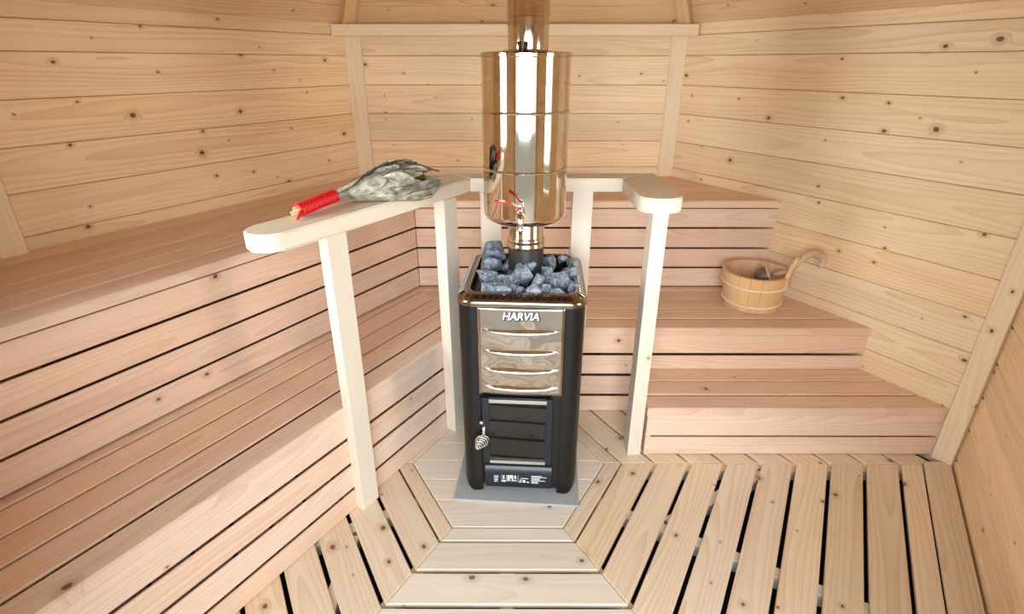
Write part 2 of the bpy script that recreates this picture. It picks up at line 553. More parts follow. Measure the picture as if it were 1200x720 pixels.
# ceiling: six slopes of boards up to a closed peak
CX = sum((p.x for p in HEX)) / 6; CY = sum((p.y for p in HEX)) / 6
APEX = Vector((CX, CY, WT + 1.62))
bm = bmesh.new()
ev = [bm.verts.new(p + UP * (WT - 0.04) + (p - Vector((CX, CY, 0))).normalized() * 0.08) for p in HEX]
av = bm.verts.new(APEX + UP * 0.05)
for i in range(6):
    bm.faces.new((ev[i], ev[(i + 1) % 6], av))
ceil = tag(obj('ceiling', bm, M['backing']), 'sloping six-sided ceiling of spruce boards above the wall tops', 'ceiling', kind='structure')
for i, rows in ((0, 9), (4, 9), (5, 9), (1, 9), (2, 9), (3, 9)):
    A = HEX[i] + UP * WT; B = HEX[(i + 1) % 6] + UP * WT
    k = 0.0
    mid = (A + B) / 2
    sl = (APEX - mid).length
    f0 = -0.004
    for r in range(rows):
        f1 = f0 + (0.1 if r == 0 else 0.137) / sl
        g = 0.0008 / sl
        a0 = A.lerp(APEX, f0 + g); b0 = B.lerp(APEX, f0 + g); a1 = A.lerp(APEX, f1 - g); b1 = B.lerp(APEX, f1 - g)
        pts = [a0, b0, b1, a1]
        nn = (pts[1] - pts[0]).cross(pts[2] - pts[0])
        if nn.dot(Vector((CX, CY, 1.0)) - a0) < 0: pts = [b0, a0, a1, b1]
        plank('ceiling_plank', pts, 0.018, M['roof'], ceil, bev=0.0028)
        f0 = f1
for i in range(6):
    p = HEX[i]; inw = (Vector((CX, CY, 0)) - Vector((p.x, p.y, 0))).normalized()
    side = UP.cross(inw)
    a = p + UP * (WT + 0.0) + inw * 0.03; b = p.lerp(Vector((CX, CY, 0)), 0.9) + UP * (WT + 1.62 * 0.9) + inw * 0.03
    ax = (b - a).normalized(); dn = side.cross(ax); 
    if dn.z > 0: dn = -dn
    c0 = [a + dn * 0.0 - side * 0.03, a - side * -0.03, b + side * 0.03, b - side * 0.03]
    c0 = [v + dn * 0.025 for v in c0]
    nn = (c0[1] - c0[0]).cross(c0[2] - c0[0])
    if nn.dot(dn) < 0: c0 = [c0[1], c0[0], c0[3], c0[2]]
    plank('rafter', c0, 0.04, M['roof'], ceil, bev=0.003, along=1)

# ------------------------------------------------------------------ floor: boards laid in a six-sided ring pattern round the stove
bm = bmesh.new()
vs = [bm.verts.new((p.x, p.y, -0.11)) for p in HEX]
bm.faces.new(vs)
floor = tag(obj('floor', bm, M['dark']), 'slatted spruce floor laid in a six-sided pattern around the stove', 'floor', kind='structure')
HC = Vector((-0.018, 1.631))
hex2 = [Vector((p.x, p.y)) for p in HEX]
T6 = tan(pi / 6)
rings = [(0.315, 0.366), (0.3735, 0.4735), (0.487, 0.5875)] + [(0.601 + 0.1141 * k, 0.7015 + 0.1141 * k) for k in range(7)]
def floor_board(poly, name='floor_board', z=0.0, mat='floor', along=None, thick=0.016):
    for i in range(6):
        poly = clip_poly(poly, hex2[i], hex2[(i + 1) % 6])
        if len(poly) < 3: return None
    area = 0.5 * sum(p.x * q.y - q.x * p.y for p, q in zip(poly, poly[1:] + poly[:1]))
    if abs(area) < 0.002: return None
    if along is None:
        ls = [(poly[(i + 1) % len(poly)] - poly[i]).length for i in range(len(poly))]
        along = ls.index(max(ls))
    return plank(name, [(p.x, p.y, z) for p in poly], thick, M[mat], floor, bev=0.0022, along=along)
for sec, maxring in ((0, 10), (1, 10), (2, 10), (3, 3), (4, 4), (5, 10)):
    # sector 0 faces -Y (front), going counter-clockwise: 1 front right, 2 back right, 5 front left
    a = -pi / 2 + sec * pi / 3
    nv = Vector((cos(a), sin(a))); tv = Vector((-sin(a), cos(a)))
    for r, (r0, r1) in enumerate(rings[:maxring]):
        g = 0.0012
        p = [HC + nv * r0 - tv * (r0 * T6 - g), HC + nv * r1 - tv * (r1 * T6 - g), HC + nv * r1 + tv * (r1 * T6 - g), HC + nv * r0 + tv * (r0 * T6 - g)]
        if sec == 1 and r1 > 1.37:
            r1 = 1.352
            p[1] = HC + nv * r1 - tv * (r1 * T6 - g); p[2] = HC + nv * r1 + tv * (r1 * T6 - g)
        floor_board(p, mat='floor_pale' if sec == 0 else 'floor')
# loose filler board along the near right wall
a = -pi / 6
nv = Vector((cos(a), sin(a))); tv = Vector((-sin(a), cos(a)))
floor_board([HC + nv * 1.357 - tv * 0.8, HC + nv * 1.441 - tv * 0.8, HC + nv * 1.441 + tv * 0.832, HC + nv * 1.357 + tv * 0.785], z=0.011)
# boards under the stove
ys = [1.3195, 1.4385, 1.5405, 1.643, 1.7455, 1.848, 1.9425]
for y0, y1 in zip(ys, ys[1:]):
    poly = [HC + Vector((x, y)) for x, y in ((-0.6, y0 + 0.0007 - HC.y), (0.6, y0 + 0.0007 - HC.y), (0.6, y1 - 0.0007 - HC.y), (-0.6, y1 - 0.0007 - HC.y))]
    rr = 0.3115
    for i in range(6):
        aa = -pi / 2 + i * pi / 3
        n2 = Vector((cos(aa), sin(aa))); t2 = Vector((-sin(aa), cos(aa)))
        q = HC + n2 * rr
        poly = clip_poly(poly, q - t2, q + t2)
    floor_board(poly, along=0, mat='floor_pale')
# joists seen through the gaps
for sec, rr in ((1, (0.25, 0.75)), (5, (0.25, 0.75)), (0, (0.3,)), (2, (0.3,))):
    a = -pi / 2 + sec * pi / 3
    nv = Vector((cos(a), sin(a))); tv = Vector((-sin(a), cos(a)))
    for k in ((-0.52, -0.06, 0.0) if sec == 1 else (-0.5, 0.0)):
        p0 = HC + nv * 0.33 + tv * k; 
        if sec == 1 and k == -0.06: continue
        poly = [p0 - tv * 0.02, p0 + nv * 1.1 - tv * 0.02, p0 + nv * 1.1 + tv * 0.02, p0 + tv * 0.02]
        floor_board(poly, 'joist', -0.0165, 'pale', along=0, thick=0.045)
    # mitre joists beneath both ends of the sector
for sec in (0, 1, 2, 5):
    a = -pi / 2 + sec * pi / 3 + pi / 6
    nv = Vector((cos(a), sin(a))); tv = Vector((-sin(a), cos(a)))
    p0 = HC + nv * 0.3
    poly = [p0 - tv * 0.022, p0 + nv * 1.5 - tv * 0.022, p0 + nv * 1.5 + tv * 0.022, p0 + tv * 0.022]
    floor_board(poly, 'joist', -0.0165, 'floor', along=0, thick=0.045)

bm = bmesh.new()
vs = [bm.verts.new(p) for p in ((-6, -6, -0.2), (6, -6, -0.2), (6, 6, -0.2), (-6, 6, -0.2))]
bm.faces.new(vs)
tag(obj('ground', bm, M['ground']), 'plain ground outside and below the hut', 'ground', kind='structure')

# ------------------------------------------------------------------ benches
ZT, ZM, ZLW = 0.8186, 0.4024, 0.2137
DT = [0.0, 0.104, 0.208, 0.312, 0.416, 0.520, 0.633]
UT = [0.0, 0.099, 0.198, 0.297, 0.396, 0.495, 0.603]
DM = [0.56, 0.662, 0.767, 0.867, 0.967, 1.062]
UM = [0.54, 0.640, 0.744, 0.846, 0.945, 1.042]
LTR, UTR, LMR, UMR = 0.6248, 0.5935, 1.0545, 1.0345

def corner(dl, ub):
    """plan point where the line dl from the left wall meets the line ub from the back wall"""
    y = YB - ub
    b = BL + nL * dl
    t = (y - b.y) / dL.y
    return Vector((b.x + dL.x * t, y, 0))
def left_end(dl): return Lw(SIDE + dl * T6, dl, 0)
def right_end(ub): return Vector((XR + ub * T6, YB - ub, 0))

def seat(parent, da, db, ua, ub, z, side, thick=0.028, bev=0.004):
    if side == 'left':
        p = [left_end(da), left_end(db), corner(db, ub), corner(da, ua)]
    else:
        p = [corner(da, ua), corner(db, ub), right_end(ub), right_end(ua)]
    sh = 0.0012 * (Vector((CX, CY, 0)) - p[0]).normalized()
    return plank('seat_slat', [v + UP * z for v in p], thick, M['bench'], parent, bev, along=3 if side == 'left' else 1)

def riser(parent, dl, ub, z0, z1, side, x0=None, thick=0.006):
    if side == 'left':
        a, b = left_end(dl), corner(dl, ub)
    else:
        a, b = corner(dl, ub), right_end(ub)
        if x0 is not None: a = Vector((x0, YB - ub, 0))
    return plank('riser_slat', [a + UP * z0, b + UP * z0, b + UP * z1, a + UP * z1], thick, M['bench'], parent, 0.0025)

g = 0.0015
ztop = [(0.6965, 0.7815), (0.6005, 0.688), (0.5050, 0.592), (0.4085, 0.4965)]
zmid = [(0.286, 0.3695), (0.187, 0.274), (0.087, 0.1745), (0.002, 0.0745)]
for side, nm in (('left', 'running along the left wall'), ('back', 'running along the back wall behind the tank')):
    base = Lw(0.8, 0.3, 0) if side == 'left' else Vector((0.2, YB - 0.3, 0))
    up = thing('upper_bench', 'top tier sauna bench of reddish slats ' + nm, 'bench', base, 0, None)
    for i in range(6):
        nose = i == 5
        seat(up, DT[i] + (0.0008 if i else 0.001), DT[i + 1] - 0.0008, UT[i] + 0.0008, UT[i + 1] - 0.0008, ZT, side, 0.03, 0.0055 if nose else 0.0025)
    for z0, z1 in ztop:
        riser(up, LTR, UTR, z0, z1, side)
    base = Lw(1.0, 0.85, 0) if side == 'left' else Vector((0.5, YB - 0.85, 0))
    lo = thing('lower_bench', 'wide middle tier sauna bench of reddish slats ' + ('along the left side, down to the floor' if side == 'left' else 'on the back, holding the wooden bucket'), 'bench', base)
    for i in range(5):
        seat(lo, DM[i] + 0.0045, DM[i + 1] - 0.0045, UM[i] + 0.0045, UM[i + 1] - 0.0045, ZM, side, 0.03 if i == 4 else 0.006, 0.0055 if i == 4 else 0.0022)
    for z0, z1 in zmid:
        riser(lo, LMR, UMR, z0, z1, side)

step = thing('step_bench', 'low foot step of reddish slats at the right, in front of the middle bench', 'bench', (1.0, 1.8, 0))
US = [1.0365, 1.132, 1.232, 1.329]
for i in range(3):
    p = [Vector((0.497, YB - US[i] - 0.004, 0)), Vector((0.497, YB - US[i + 1] + 0.004, 0)), right_end(US[i + 1] - 0.004), right_end(US[i] + 0.004)]
    plank('seat_slat', [v + UP * ZLW for v in p], 0.03 if i == 2 else 0.008, M['bench'], step, 0.0055 if i == 2 else 0.0025, along=1)
for z0, z1 in ((0.088, 0.1825), (0.002, 0.080)):
    a = Vector((0.502, YB - 1.3206, 0)); b = right_end(1.3206)
    plank('riser_slat', [a + UP * z0, b + UP * z0, b + UP * z1, a + UP * z1], 0.008, M['bench'], step, 0.0025)
p = [(0.502, YB - 1.04, 0.0), (0.502, YB - 1.32, 0.0), (0.502, YB - 1.32, 0.183), (0.502, YB - 1.04, 0.183)]
plank('end_board', p, 0.02, M['bench'], step, 0.003)

# ------------------------------------------------------------------ guard rail round the stove
ZR0, ZR1 = 0.955, 1.002
rail = thing('guard_rail', 'pale wooden guard rail with rounded ends around the stove, bundle lying on it', 'rail', (-0.2, 1.9, 0))
def arc(cx, cy, r, a0, a1, n=7):
    return [(cx + r * cos(a0 + (a1 - a0) * i / n), cy + r * sin(a0 + (a1 - a0) * i / n)) for i in range(n + 1)]
ra = radians(31.0)
rd = Vector((sin(ra), cos(ra)))              # direction of the left arm, away from the camera
rn = Vector((-cos(ra), sin(ra)))             # to its outer side
YI = 1.962                                     # inner face of the back piece
RCx, RXI, RXO = -0.156, 0.392, 0.528
WR = 0.12
YO = YI + 0.108
ic = Vector((RCx, YI))
# outer mitre point of left arm and back piece
k = (YO - (ic + rn * WR).y) / rd.y
oc = ic + rn * WR + rd * k
LA = 0.842
e_in = ic - rd * LA; e_out = e_in + rn * WR
rr = 0.052
c1 = e_in + rd * rr + rn * rr; c2 = e_out + rd * rr - rn * rr
ang_n = math.atan2(-rn.y, -rn.x); ang_d = math.atan2(-rd.y, -rd.x)
def arc_between(c, a0, a1):
    while a1 - a0 > pi: a1 -= 2 * pi
    while a1 - a0 < -pi: a1 += 2 * pi
    return arc(c.x, c.y, rr, a0, a1)
left_pts = [tuple(ic), tuple(oc)] + arc_between(c2, ang_n + pi, ang_d) + arc_between(c1, ang_d, ang_n)
def arm(name, outline, origin, rot):
    R = Matrix.Rotation(-rot, 2)
    o2 = Vector(origin)
    pts = [R @ (Vector(p) - o2) for p in outline]
    o = prism(name, [tuple(p) for p in pts], ZR0, ZR1, M['pale'], rail, 0.004)
    o.location = (o2.x - rail.location.x, o2.y - rail.location.y, 0)
    o.rotation_euler = (0, 0, rot)
    return o
arm('rail_arm', left_pts, (ic - rd * 0.4 + rn * 0.05), math.atan2(rd.y, rd.x))
arm('rail_back', [(RCx + 0.001, YI), (RXI - 0.001, YI), (RXI + 0.109, YO), tuple(oc + Vector((0.001, 0)))], (0.1, YI + 0.05), 0)
rr = 0.045
YE = 1.648
right_pts = [(RXI, YI), ] + arc(RXI + rr, YE + rr, rr, pi, 1.5 * pi) + arc(RXO - rr, YE + rr, rr, 1.5 * pi, 2 * pi) + [(RXO, YO), (RXI + 0.11, YO)]
arm('rail_arm', right_pts, (0.456, 1.9), pi / 2)
def post(cx, cy, a, w, dpt, z0=0.0, lean=0.0):
    """w across, dpt along direction angle a"""
    bm = bmesh.new()
    h = ZR0 - z0
    add_box(bm, (0, -w / 2, -dpt / 2), (h, w / 2, dpt / 2), 0.003)
    o = obj('post', bm, M['pale'], rail)
    # local X = up
    X = (UP + Vector((lean, 0, 0))).normalized(); Y = Vector((cos(a), sin(a), 0)).cross(X).normalized(); Z = X.cross(Y)
    R = Matrix((X, Y, Z)).transposed().to_4x4()
    o.matrix_basis = Matrix.Translation(Vector((cx, cy, z0)) - rail.location) @ R
    return o
aL = math.atan2(rd.y, rd.x)
pc = Vector((-0.497, 1.386)) + rn * (0.008 + 0.017) + rd * 0.036      # near left post, from its visible foot corner
post(pc.x, pc.y, aL, 0.034, 0.072, 0.0, 0.006)
pc = Vector((-0.236, 1.820)) + rn * 0.0225 + rd * 0.036
post(pc.x, pc.y, aL, 0.045, 0.072)
post(-0.085, YI + 0.045, 0, 0.045, 0.077, ZM)
post(0.255, YI + 0.045, 0, 0.045, 0.075, ZM)
post(0.464, 1.7145, pi / 2, 0.05, 0.075)

# ------------------------------------------------------------------ stove
SX, SY, SROT = 0.035, 1.678, radians(-3.4)
tag(box('hearth_plate', (-0.215, -0.25, 0.0005), (0.215, 0.29, 0.009), M['cement'], None, 0.001), 'thin grey cement board on the floor under the stove', 'plate')
hp = bpy.data.objects['hearth_plate']; hp.location = (0.027, 1.67, 0); hp.rotation_euler = (0, 0, radians(-4.2))
st = thing('sauna_stove', 'black and steel wood-burning sauna stove with glass door, full of stones', 'stove', (SX, SY, 0.009), SROT)
HW, HD, HH = 0.193, 0.213, 0.715
# side panels: rounded corner at the front
for s in (-1, 1):
    bm = bmesh.new()
    prof = [(0.128, -HD + 0.004), (0.150, -HD)] + [(HW - 0.042 + 0.042 * sin(a), -HD + 0.042 - 0.042 * cos(a)) for a in [radians(x) for x in range(0, 91, 15)]] + [(HW, HD - 0.03), (HW - 0.012, HD), (0.128, HD)]
    levels = [(0.004, 0.030), (0.010, 0.018), (0.020, 0.009), (0.036, 0.002), (0.055, 0.0), (HH, 0.0)]
    rs = []
    for z, ins in levels:
        rs.append([bm.verts.new((s * min(x, HW - ins) if x > 0.13 else s * x, y if y > 0 else y, z)) for x, y in prof])
    for a, b in zip(rs, rs[1:]):
        for i in range(len(prof)):
            j = (i + 1) % len(prof)
            bm.faces.new((a[i], a[j], b[j], b[i]))
    bm.faces.new(rs[0]); bm.faces.new(rs[-1])
    smooth_by_angle(obj('side_panel', bm, M['black'], st), 30)
# body: back and fire chamber (front open)
bm = bmesh.new()
add_box(bm, (-0.128, 0.08, 0.02), (0.128, HD - 0.004, HH - 0.03))
add_box(bm, (-0.128, -0.19, 0.395), (0.128, 0.08, 0.41))
add_box(bm, (-0.128, -0.19, 0.02), (0.128, 0.08, 0.128))
add_box(bm, (-0.128, -0.19, 0.41), (0.128, -0.175, HH - 0.01))
add_box(bm, (0.096, -0.205, 0.02), (0.13, 0.08, 0.408)); add_box(bm, (-0.13, -0.195, 0.02), (-0.112, 0.08, 0.408))
obj('body', bm, M['soot'], st)
# stone basket floor hidden below the stones
box('stone_tray', (-0.158, -0.178, 0.680), (0.158, 0.178, 0.692), M['soot'], st)
# front panel
bm = bmesh.new()
nx, nz = 26, 30
z0, z1 = 0.408, HH - 0.003
grid = [[bm.verts.new((-0.131 + 0.262 * i / nx, -HD - 0.003 - 0.004 * (1 - (2 * i / nx - 1) ** 2) - 0.0012 * sin(9 * i / nx + 2) * sin(7.0 * j / nz), z0 + (z1 - z0) * j / nz)) for i in range(nx + 1)] for j in range(nz + 1)]
for j in range(nz):
    for i in range(nx):
        bm.faces.new((grid[j][i], grid[j][i + 1], grid[j + 1][i + 1], grid[j + 1][i]))
fp = obj('front_panel', bm, M['wavy'], st, True)
md = fp.modifiers.new('thickness', 'SOLIDIFY'); md.thickness = 0.002; md.offset = 1
for z in (0.636, 0.566, 0.501, 0.437):
    bm = bmesh.new()
    n = 20
    rows = []
    for i in range(n + 1):
        u = -1 + 2 * i / n
        x = 0.117 * u
        h = (1 - u * u) ** 0.6 if abs(u) < 1 else 0
        yb_ = -HD - 0.005 - 0.004 * (1 - (x / 0.131) ** 2)
        rows.append([bm.verts.new((x, yb_, z + 0.004)), bm.verts.new((x, yb_ - 0.008 * h, z - 0.003 * h)), bm.verts.new((x, yb_ - 0.013 * h, z - 0.012 * h)), bm.verts.new((x, yb_ - 0.002, z - 0.0125 * h))])
    for a, b in zip(rows, rows[1:]):
        for k in range(3):
            bm.faces.new((a[k], b[k], b[k + 1], a[k + 1]))
    obj('louver', bm, M['chrome'], st, True)
# emblem
def text_mesh(name, body, size, mat, parent, loc, ext=0.0015, shear=0.0, sx=1.0, off=0.0):
    cu = bpy.data.curves.new(name, 'FONT')
    cu.body = body; cu.size = size; cu.extrude = ext; cu.shear = shear; cu.offset = off
    cu.align_x = 'CENTER'; cu.align_y = 'CENTER'
    cu.resolution_u = 2
    tmp = bpy.data.objects.new(name + '_curve', cu)
    COL.objects.link(tmp)
    bpy.context.view_layer.update()
    me = bpy.data.meshes.new_from_object(tmp.evaluated_get(bpy.context.evaluated_depsgraph_get()))
    me.name = name
    bpy.data.objects.remove(tmp); bpy.data.curves.remove(cu)
    me.materials.clear()
    o = link(name, me, mat, parent)
    o.location = loc
    o.rotation_euler = (pi / 2, 0, 0)
    o.scale = (sx, 1, 1)
    return o
text_mesh('emblem_edge_shadow', 'HARVIA', 0.034, M['black'], st, (0.0005, -HD - 0.0085, 0.683), 0.0012, 0.22, 0.92, 0.0030)  # black letters set behind as the emblem's dark edge and painted shadow
text_mesh('emblem', 'HARVIA', 0.034, M['white'], st, (-0.001, -HD - 0.0105, 0.6845), 0.0012, 0.22, 0.92, 0.0009)
# door
dz0, dz1 = 0.132, 0.392
door = bpy.data.objects.new('door', None); COL.objects.link(door); door.parent = st; door.location = (-0.008, -HD, 0)
bm = bmesh.new()
add_box(bm, (-0.116, -0.008, dz0), (-0.091, 0.014, dz1), 0.002)
add_box(bm, (0.091, -0.008, dz0), (0.112, 0.014, dz1), 0.002)
add_box(bm, (-0.091, -0.002, dz0), (0.091, 0.014, dz0 + 0.013))
add_box(bm, (-0.091, -0.002, dz1 - 0.013), (0.091, 0.014, dz1))
obj('door_frame', bm, M['drawer'], door)
box('glass_pane', (-0.093, -0.004, dz0 + 0.006), (0.093, -0.0005, dz1 - 0.006), M['stove_glass'], door)
box('steel_strip', (-0.093, -0.010, dz1 - 0.016), (0.093, -0.003, dz1 - 0.003), M['chrome'], door, 0.001)
box('steel_strip', (-0.093, -0.010, dz0 + 0.002), (0.093, -0.003, dz0 + 0.014), M['chrome'], door, 0.001)
# coil handle
bm = bmesh.new()
path = []
for i in range(0, 5 * 20 + 1):
    a = 2 * pi * i / 20
    f = i / 100
    r_ = 0.0225 - 0.015 * f
    path.append((-0.115 + r_ * cos(a) - 0.012 * f, -0.014 - 0.03 * f, 0.230 + r_ * sin(a) - 0.004 * f))
add_tube(bm, path, 0.0026, 6)
add_tube(bm, [(-0.108, -0.006, 0.285), (-0.110, -0.016, 0.283), (-0.110, -0.018, 0.262), (-0.112, -0.014, 0.251)], 0.006, 8)
add_tube(bm, [(-0.118, -0.006, 0.300), (-0.118, -0.016, 0.300)], 0.006, 8)
obj('coil_handle', bm, M['chrome'], door, True)
# fire chamber contents: pale ash bed and grate bars behind the glass
box('ash_ledge', (-0.094, -0.16, 0.129), (0.080, -0.12, 0.158), M['cement'], st)
for i in range(7):
    box('grate_bar', (-0.1 + i * 0.032, -0.1, 0.13), (-0.088 + i * 0.032, 0.06, 0.142), M['pipe_black'], st)
# ash drawer
bm = bmesh.new()
pr = [(-HD + 0.015, 0.02), (-HD - 0.004, 0.028), (-HD - 0.010, 0.05), (-HD - 0.010, 0.09), (-HD - 0.004, 0.116), (-HD + 0.004, 0.122), (-HD + 0.03, 0.122), (-HD + 0.03, 0.02)]
va = [bm.verts.new((-0.118, y, z)) for y, z in pr]; vb = [bm.verts.new((0.108, y, z)) for y, z in pr]
for i in range(len(pr)):
    j = (i + 1) % len(pr)
    bm.faces.new((va[i], va[j], vb[j], vb[i]))
bm.faces.new(va[::-1]); bm.faces.new(vb)
dr = smooth_by_angle(obj('ash_drawer', bm, M['drawer'], st), 50)
bm = bmesh.new()
Yp = -HD - 0.0108
def mk(x0, x1, za, zb): add_box(bm, (x0, Yp, za), (x1, Yp + 0.0008, zb))
rnd_ = random.Random(3)
for k in range(5): mk(-0.088, -0.088 + rnd_.uniform(0.008, 0.02), 0.055 + k * 0.006, 0.0575 + k * 0.006)
for x in (-0.062, -0.046, -0.030, -0.006):
    mk(x, x + 0.001, 0.056, 0.086)
mk(-0.057, -0.052, 0.068, 0.084); mk(-0.06, -0.048, 0.056, 0.063); mk(-0.042, -0.034, 0.06, 0.085); mk(-0.033, -0.024, 0.072, 0.086)
mk(-0.024, -0.010, 0.06, 0.064); mk(-0.026, -0.022, 0.06, 0.084); mk(-0.018, -0.012, 0.07, 0.084)
for k in range(3): mk(-0.002 + k * 0.013, 0.007 + k * 0.013, 0.056, 0.06 + 0.006 * (k % 2))
mk(0.004, 0.03, 0.072, 0.0745); mk(0.0, 0.008, 0.064, 0.067)
for k in range(7): mk(0.040, 0.062 + rnd_.uniform(0.0, 0.03), 0.054 + k * 0.005, 0.0562 + k * 0.005)
obj('printed_label', bm, M['white'], st)
# slotted steel collar
def rrect(w, d, r, n=8):
    out = []
    for cx, cy, a0 in ((w - r, d - r, 0), (-w + r, d - r, pi / 2), (-w + r, -d + r, pi), (w - r, -d + r, 1.5 * pi)):
        out += [(cx + r * cos(a0 + pi / 2 * i / n), cy + r * sin(a0 + pi / 2 * i / n)) for i in range(n + 1)]
    return out
bm = bmesh.new()
lv = [(0.0, HH - 0.004, 0.052), (0.004, HH - 0.004, 0.052), (0.0045, HH + 0.006, 0.052), (0.002, HH + 0.013, 0.052), (-0.004, HH + 0.019, 0.05), (-0.017, HH + 0.027, 0.044), (-0.030, HH + 0.030, 0.036), (-0.034, HH + 0.028, 0.034), (-0.034, HH - 0.08, 0.034)]
rs = []
for off, z, r in lv:
    rs.append([bm.verts.new((x, y, z)) for x, y in rrect(HW + off, HD + off, r)])
for a, b in zip(rs, rs[1:]):
    for i in range(len(a)):
        j = (i + 1) % len(a)
        bm.faces.new((a[i], a[j], b[j], b[i]))
M['collar'] = plain('brushed_collar_steel', (150, 138, 124), 0.16, 1.0)
collar = smooth_by_angle(obj('collar', bm, M['collar'], st), 40)
# inner black lining of the stone well
bm = bmesh.new()
ra_ = [bm.verts.new((x, y, HH + 0.026)) for x, y in rrect(HW - 0.0355, HD - 0.0355, 0.033)]
rb_ = [bm.verts.new((x, y, HH - 0.13)) for x, y in rrect(HW - 0.0355, HD - 0.0355, 0.033)]
for i in range(len(ra_)):
    j = (i + 1) % len(ra_)
    bm.faces.new((ra_[i], rb_[i], rb_[j], ra_[j]))
obj('well_lining', bm, M['soot'], st)
# the collar's slots: dark slits lying in its sloping face, bright pressed lips beside the long sides
bm = bmesh.new(); bml = bmesh.new()
def slit(bm_, c, du, dw, nrm_, hl, hw, up=0.0008):
    c = Vector(c)
    q = [c + du * a * hl + dw * b * hw + nrm_ * up for a, b in ((-1, -1), (1, -1), (1, 1), (-1, 1))]
    q2 = [p - nrm_ * 0.002 for p in q]
    v = [bm_.verts.new(p) for p in q]; v2 = [bm_.verts.new(p) for p in q2]
    bm_.faces.new(v); bm_.faces.new(v2[::-1])
    for i in range(4):
        j = (i + 1) % 4
        bm_.faces.new((v[i], v2[i], v2[j], v[j]))
zc = HH + 0.0232
for s in (-1, 1):
    for k in range(16):
        y = -HD + 0.045 + k * 0.0215
        nrm_ = Vector((s * 0.524, 0, 0.852)).normalized(); du = Vector((-s * 0.852, 0.2, 0.524)).normalized(); dw = nrm_.cross(du)
        c = (s * (HW - 0.0105), y, zc)
        slit(bm, c, du, dw, nrm_, 0.0088, 0.0052, 0.0012)
        slit(bml, Vector(c) + dw * 0.0082, du, dw, nrm_, 0.0088, 0.0024, 0.0022)
for s in (-1, 1):
    for k in range(15):
        x = -0.14 + k * 0.02
        nrm_ = Vector((0, s * 0.524, 0.852)); du = Vector((0.15, -s * 0.852, 0.524)).normalized(); dw = nrm_.cross(du)
        slit(bm, (x, s * (HD - 0.0105), zc), du, dw, nrm_, 0.0075, 0.0046, 0.0012)
obj('collar_slots', bm, M['soot'], st)
M['lip'] = plain('satin_slot_lips', (225, 222, 216), 0.4, 1.0)
obj('collar_lips', bml, M['lip'], st)
bpy.data.objects['collar_slots']['kind'] = 'stuff'
bpy.data.objects['collar_lips']['kind'] = 'stuff'

# ------------------------------------------------------------------ flue and water tank
FX, FY = 0.041, 1.70
flue = thing('flue_pipe', 'upright stove pipe, black at its foot and steel above, through the water tank', 'pipe', (FX, FY, 0.62))
def zl(pairs, z0=0.62): return [(r, z - z0) for r, z in pairs]
lathe('flue_foot', zl([(0.0, 0.62), (0.058, 0.62), (0.058, 0.846), (0.0, 0.846)]), M['pipe_black'], flue)
lathe('flue_sleeve', zl([(0.0605, 0.835), (0.0625, 0.838), (0.0625, 0.848), (0.0605, 0.851), (0.0605, 0.856), (0.0625, 0.859), (0.0625, 0.867), (0.060, 0.870), (0.058, 0.874), (0.058, 0.95), (0.0, 0.95)]), M['steel'], flue)
lathe('flue_upper', zl([(0.0, 1.37), (0.0585, 1.37), (0.0585, 1.494), (0.0605, 1.496), (0.0605, 1.502), (0.0595, 1.505), (0.0595, 1.55), (0.0605, 1.553), (0.0605, 1.56), (0.0585, 1.563), (0.0585, 2.9), (0.0, 2.9)]), M['steel'], flue)
TX, TY, TR = 0.0355, 1.70, 0.129
tank = thing('water_tank', 'polished steel water tank around the flue pipe, above the stones', 'tank', (TX, TY, 0.926))
z0 = 0.926
prof = [(0.062, 0.0)] + [(TR - 0.03 + 0.03 * sin(radians(a)), 0.03 - 0.03 * cos(radians(a))) for a in range(0, 91, 15)] + [(TR, 0.470)]
lathe('tank_shell', prof, M['steel'], tank, 96)
lathe('lid', [(TR + 0.001, 0.468), (TR + 0.0035, 0.470), (TR + 0.0035, 0.478), (TR - 0.002, 0.482), (TR - 0.012, 0.480), (0.07, 0.486), (0.061, 0.489)], M['steel'], tank, 96)
for z in (1.09, 1.252):
    lathe('seam_ring', [(TR - 0.001, z - z0 - 0.004), (TR + 0.003, z - z0 - 0.003), (TR + 0.0045, z - z0), (TR + 0.003, z - z0 + 0.003), (TR - 0.001, z - z0 + 0.004)], M['chrome'], tank, 96)
bm = bmesh.new()
for dx in (-0.009, 0.009):
    add_tube(bm, [(-0.012 + dx * 0.6, -0.095, 0.480), (-0.012 + dx, -0.097, 0.506)], [0.003, 0.006], 8)
obj('lid_handle', bm, M['soot'], tank, True)
tap = bpy.data.objects.new('tap', None); COL.objects.link(tap); tap.parent = tank; tap.location = (-0.016, -TR, 0.055)
bm = bmesh.new()
add_tube(bm, [(0, 0.005, 0), (0, -0.012, 0), (0, -0.03, 0), (0, -0.05, 0), (0, -0.058, -0.006), (0, -0.06, -0.02), (0, -0.06, -0.05)], [0.009, 0.009, 0.0105, 0.010, 0.009, 0.008, 0.007], 12)
add_tube(bm, [(0, -0.006, 0), (0, -0.014, 0)], 0.014, 6)
add_tube(bm, [(0, -0.03, 0), (0, -0.03, 0.02)], [0.007, 0.005], 10)
add_tube(bm, [(0, -0.06, -0.033), (0, -0.06, -0.042)], 0.0105, 10)
obj('tap_body', bm, M['chrome'], tap, True)
bm = bmesh.new()
pa = [(0.004, -0.03, 0.021), (-0.012, -0.031, 0.023), (-0.025, -0.033, 0.034), (-0.045, -0.035, 0.038), (-0.075, -0.037, 0.040)]
prev = None
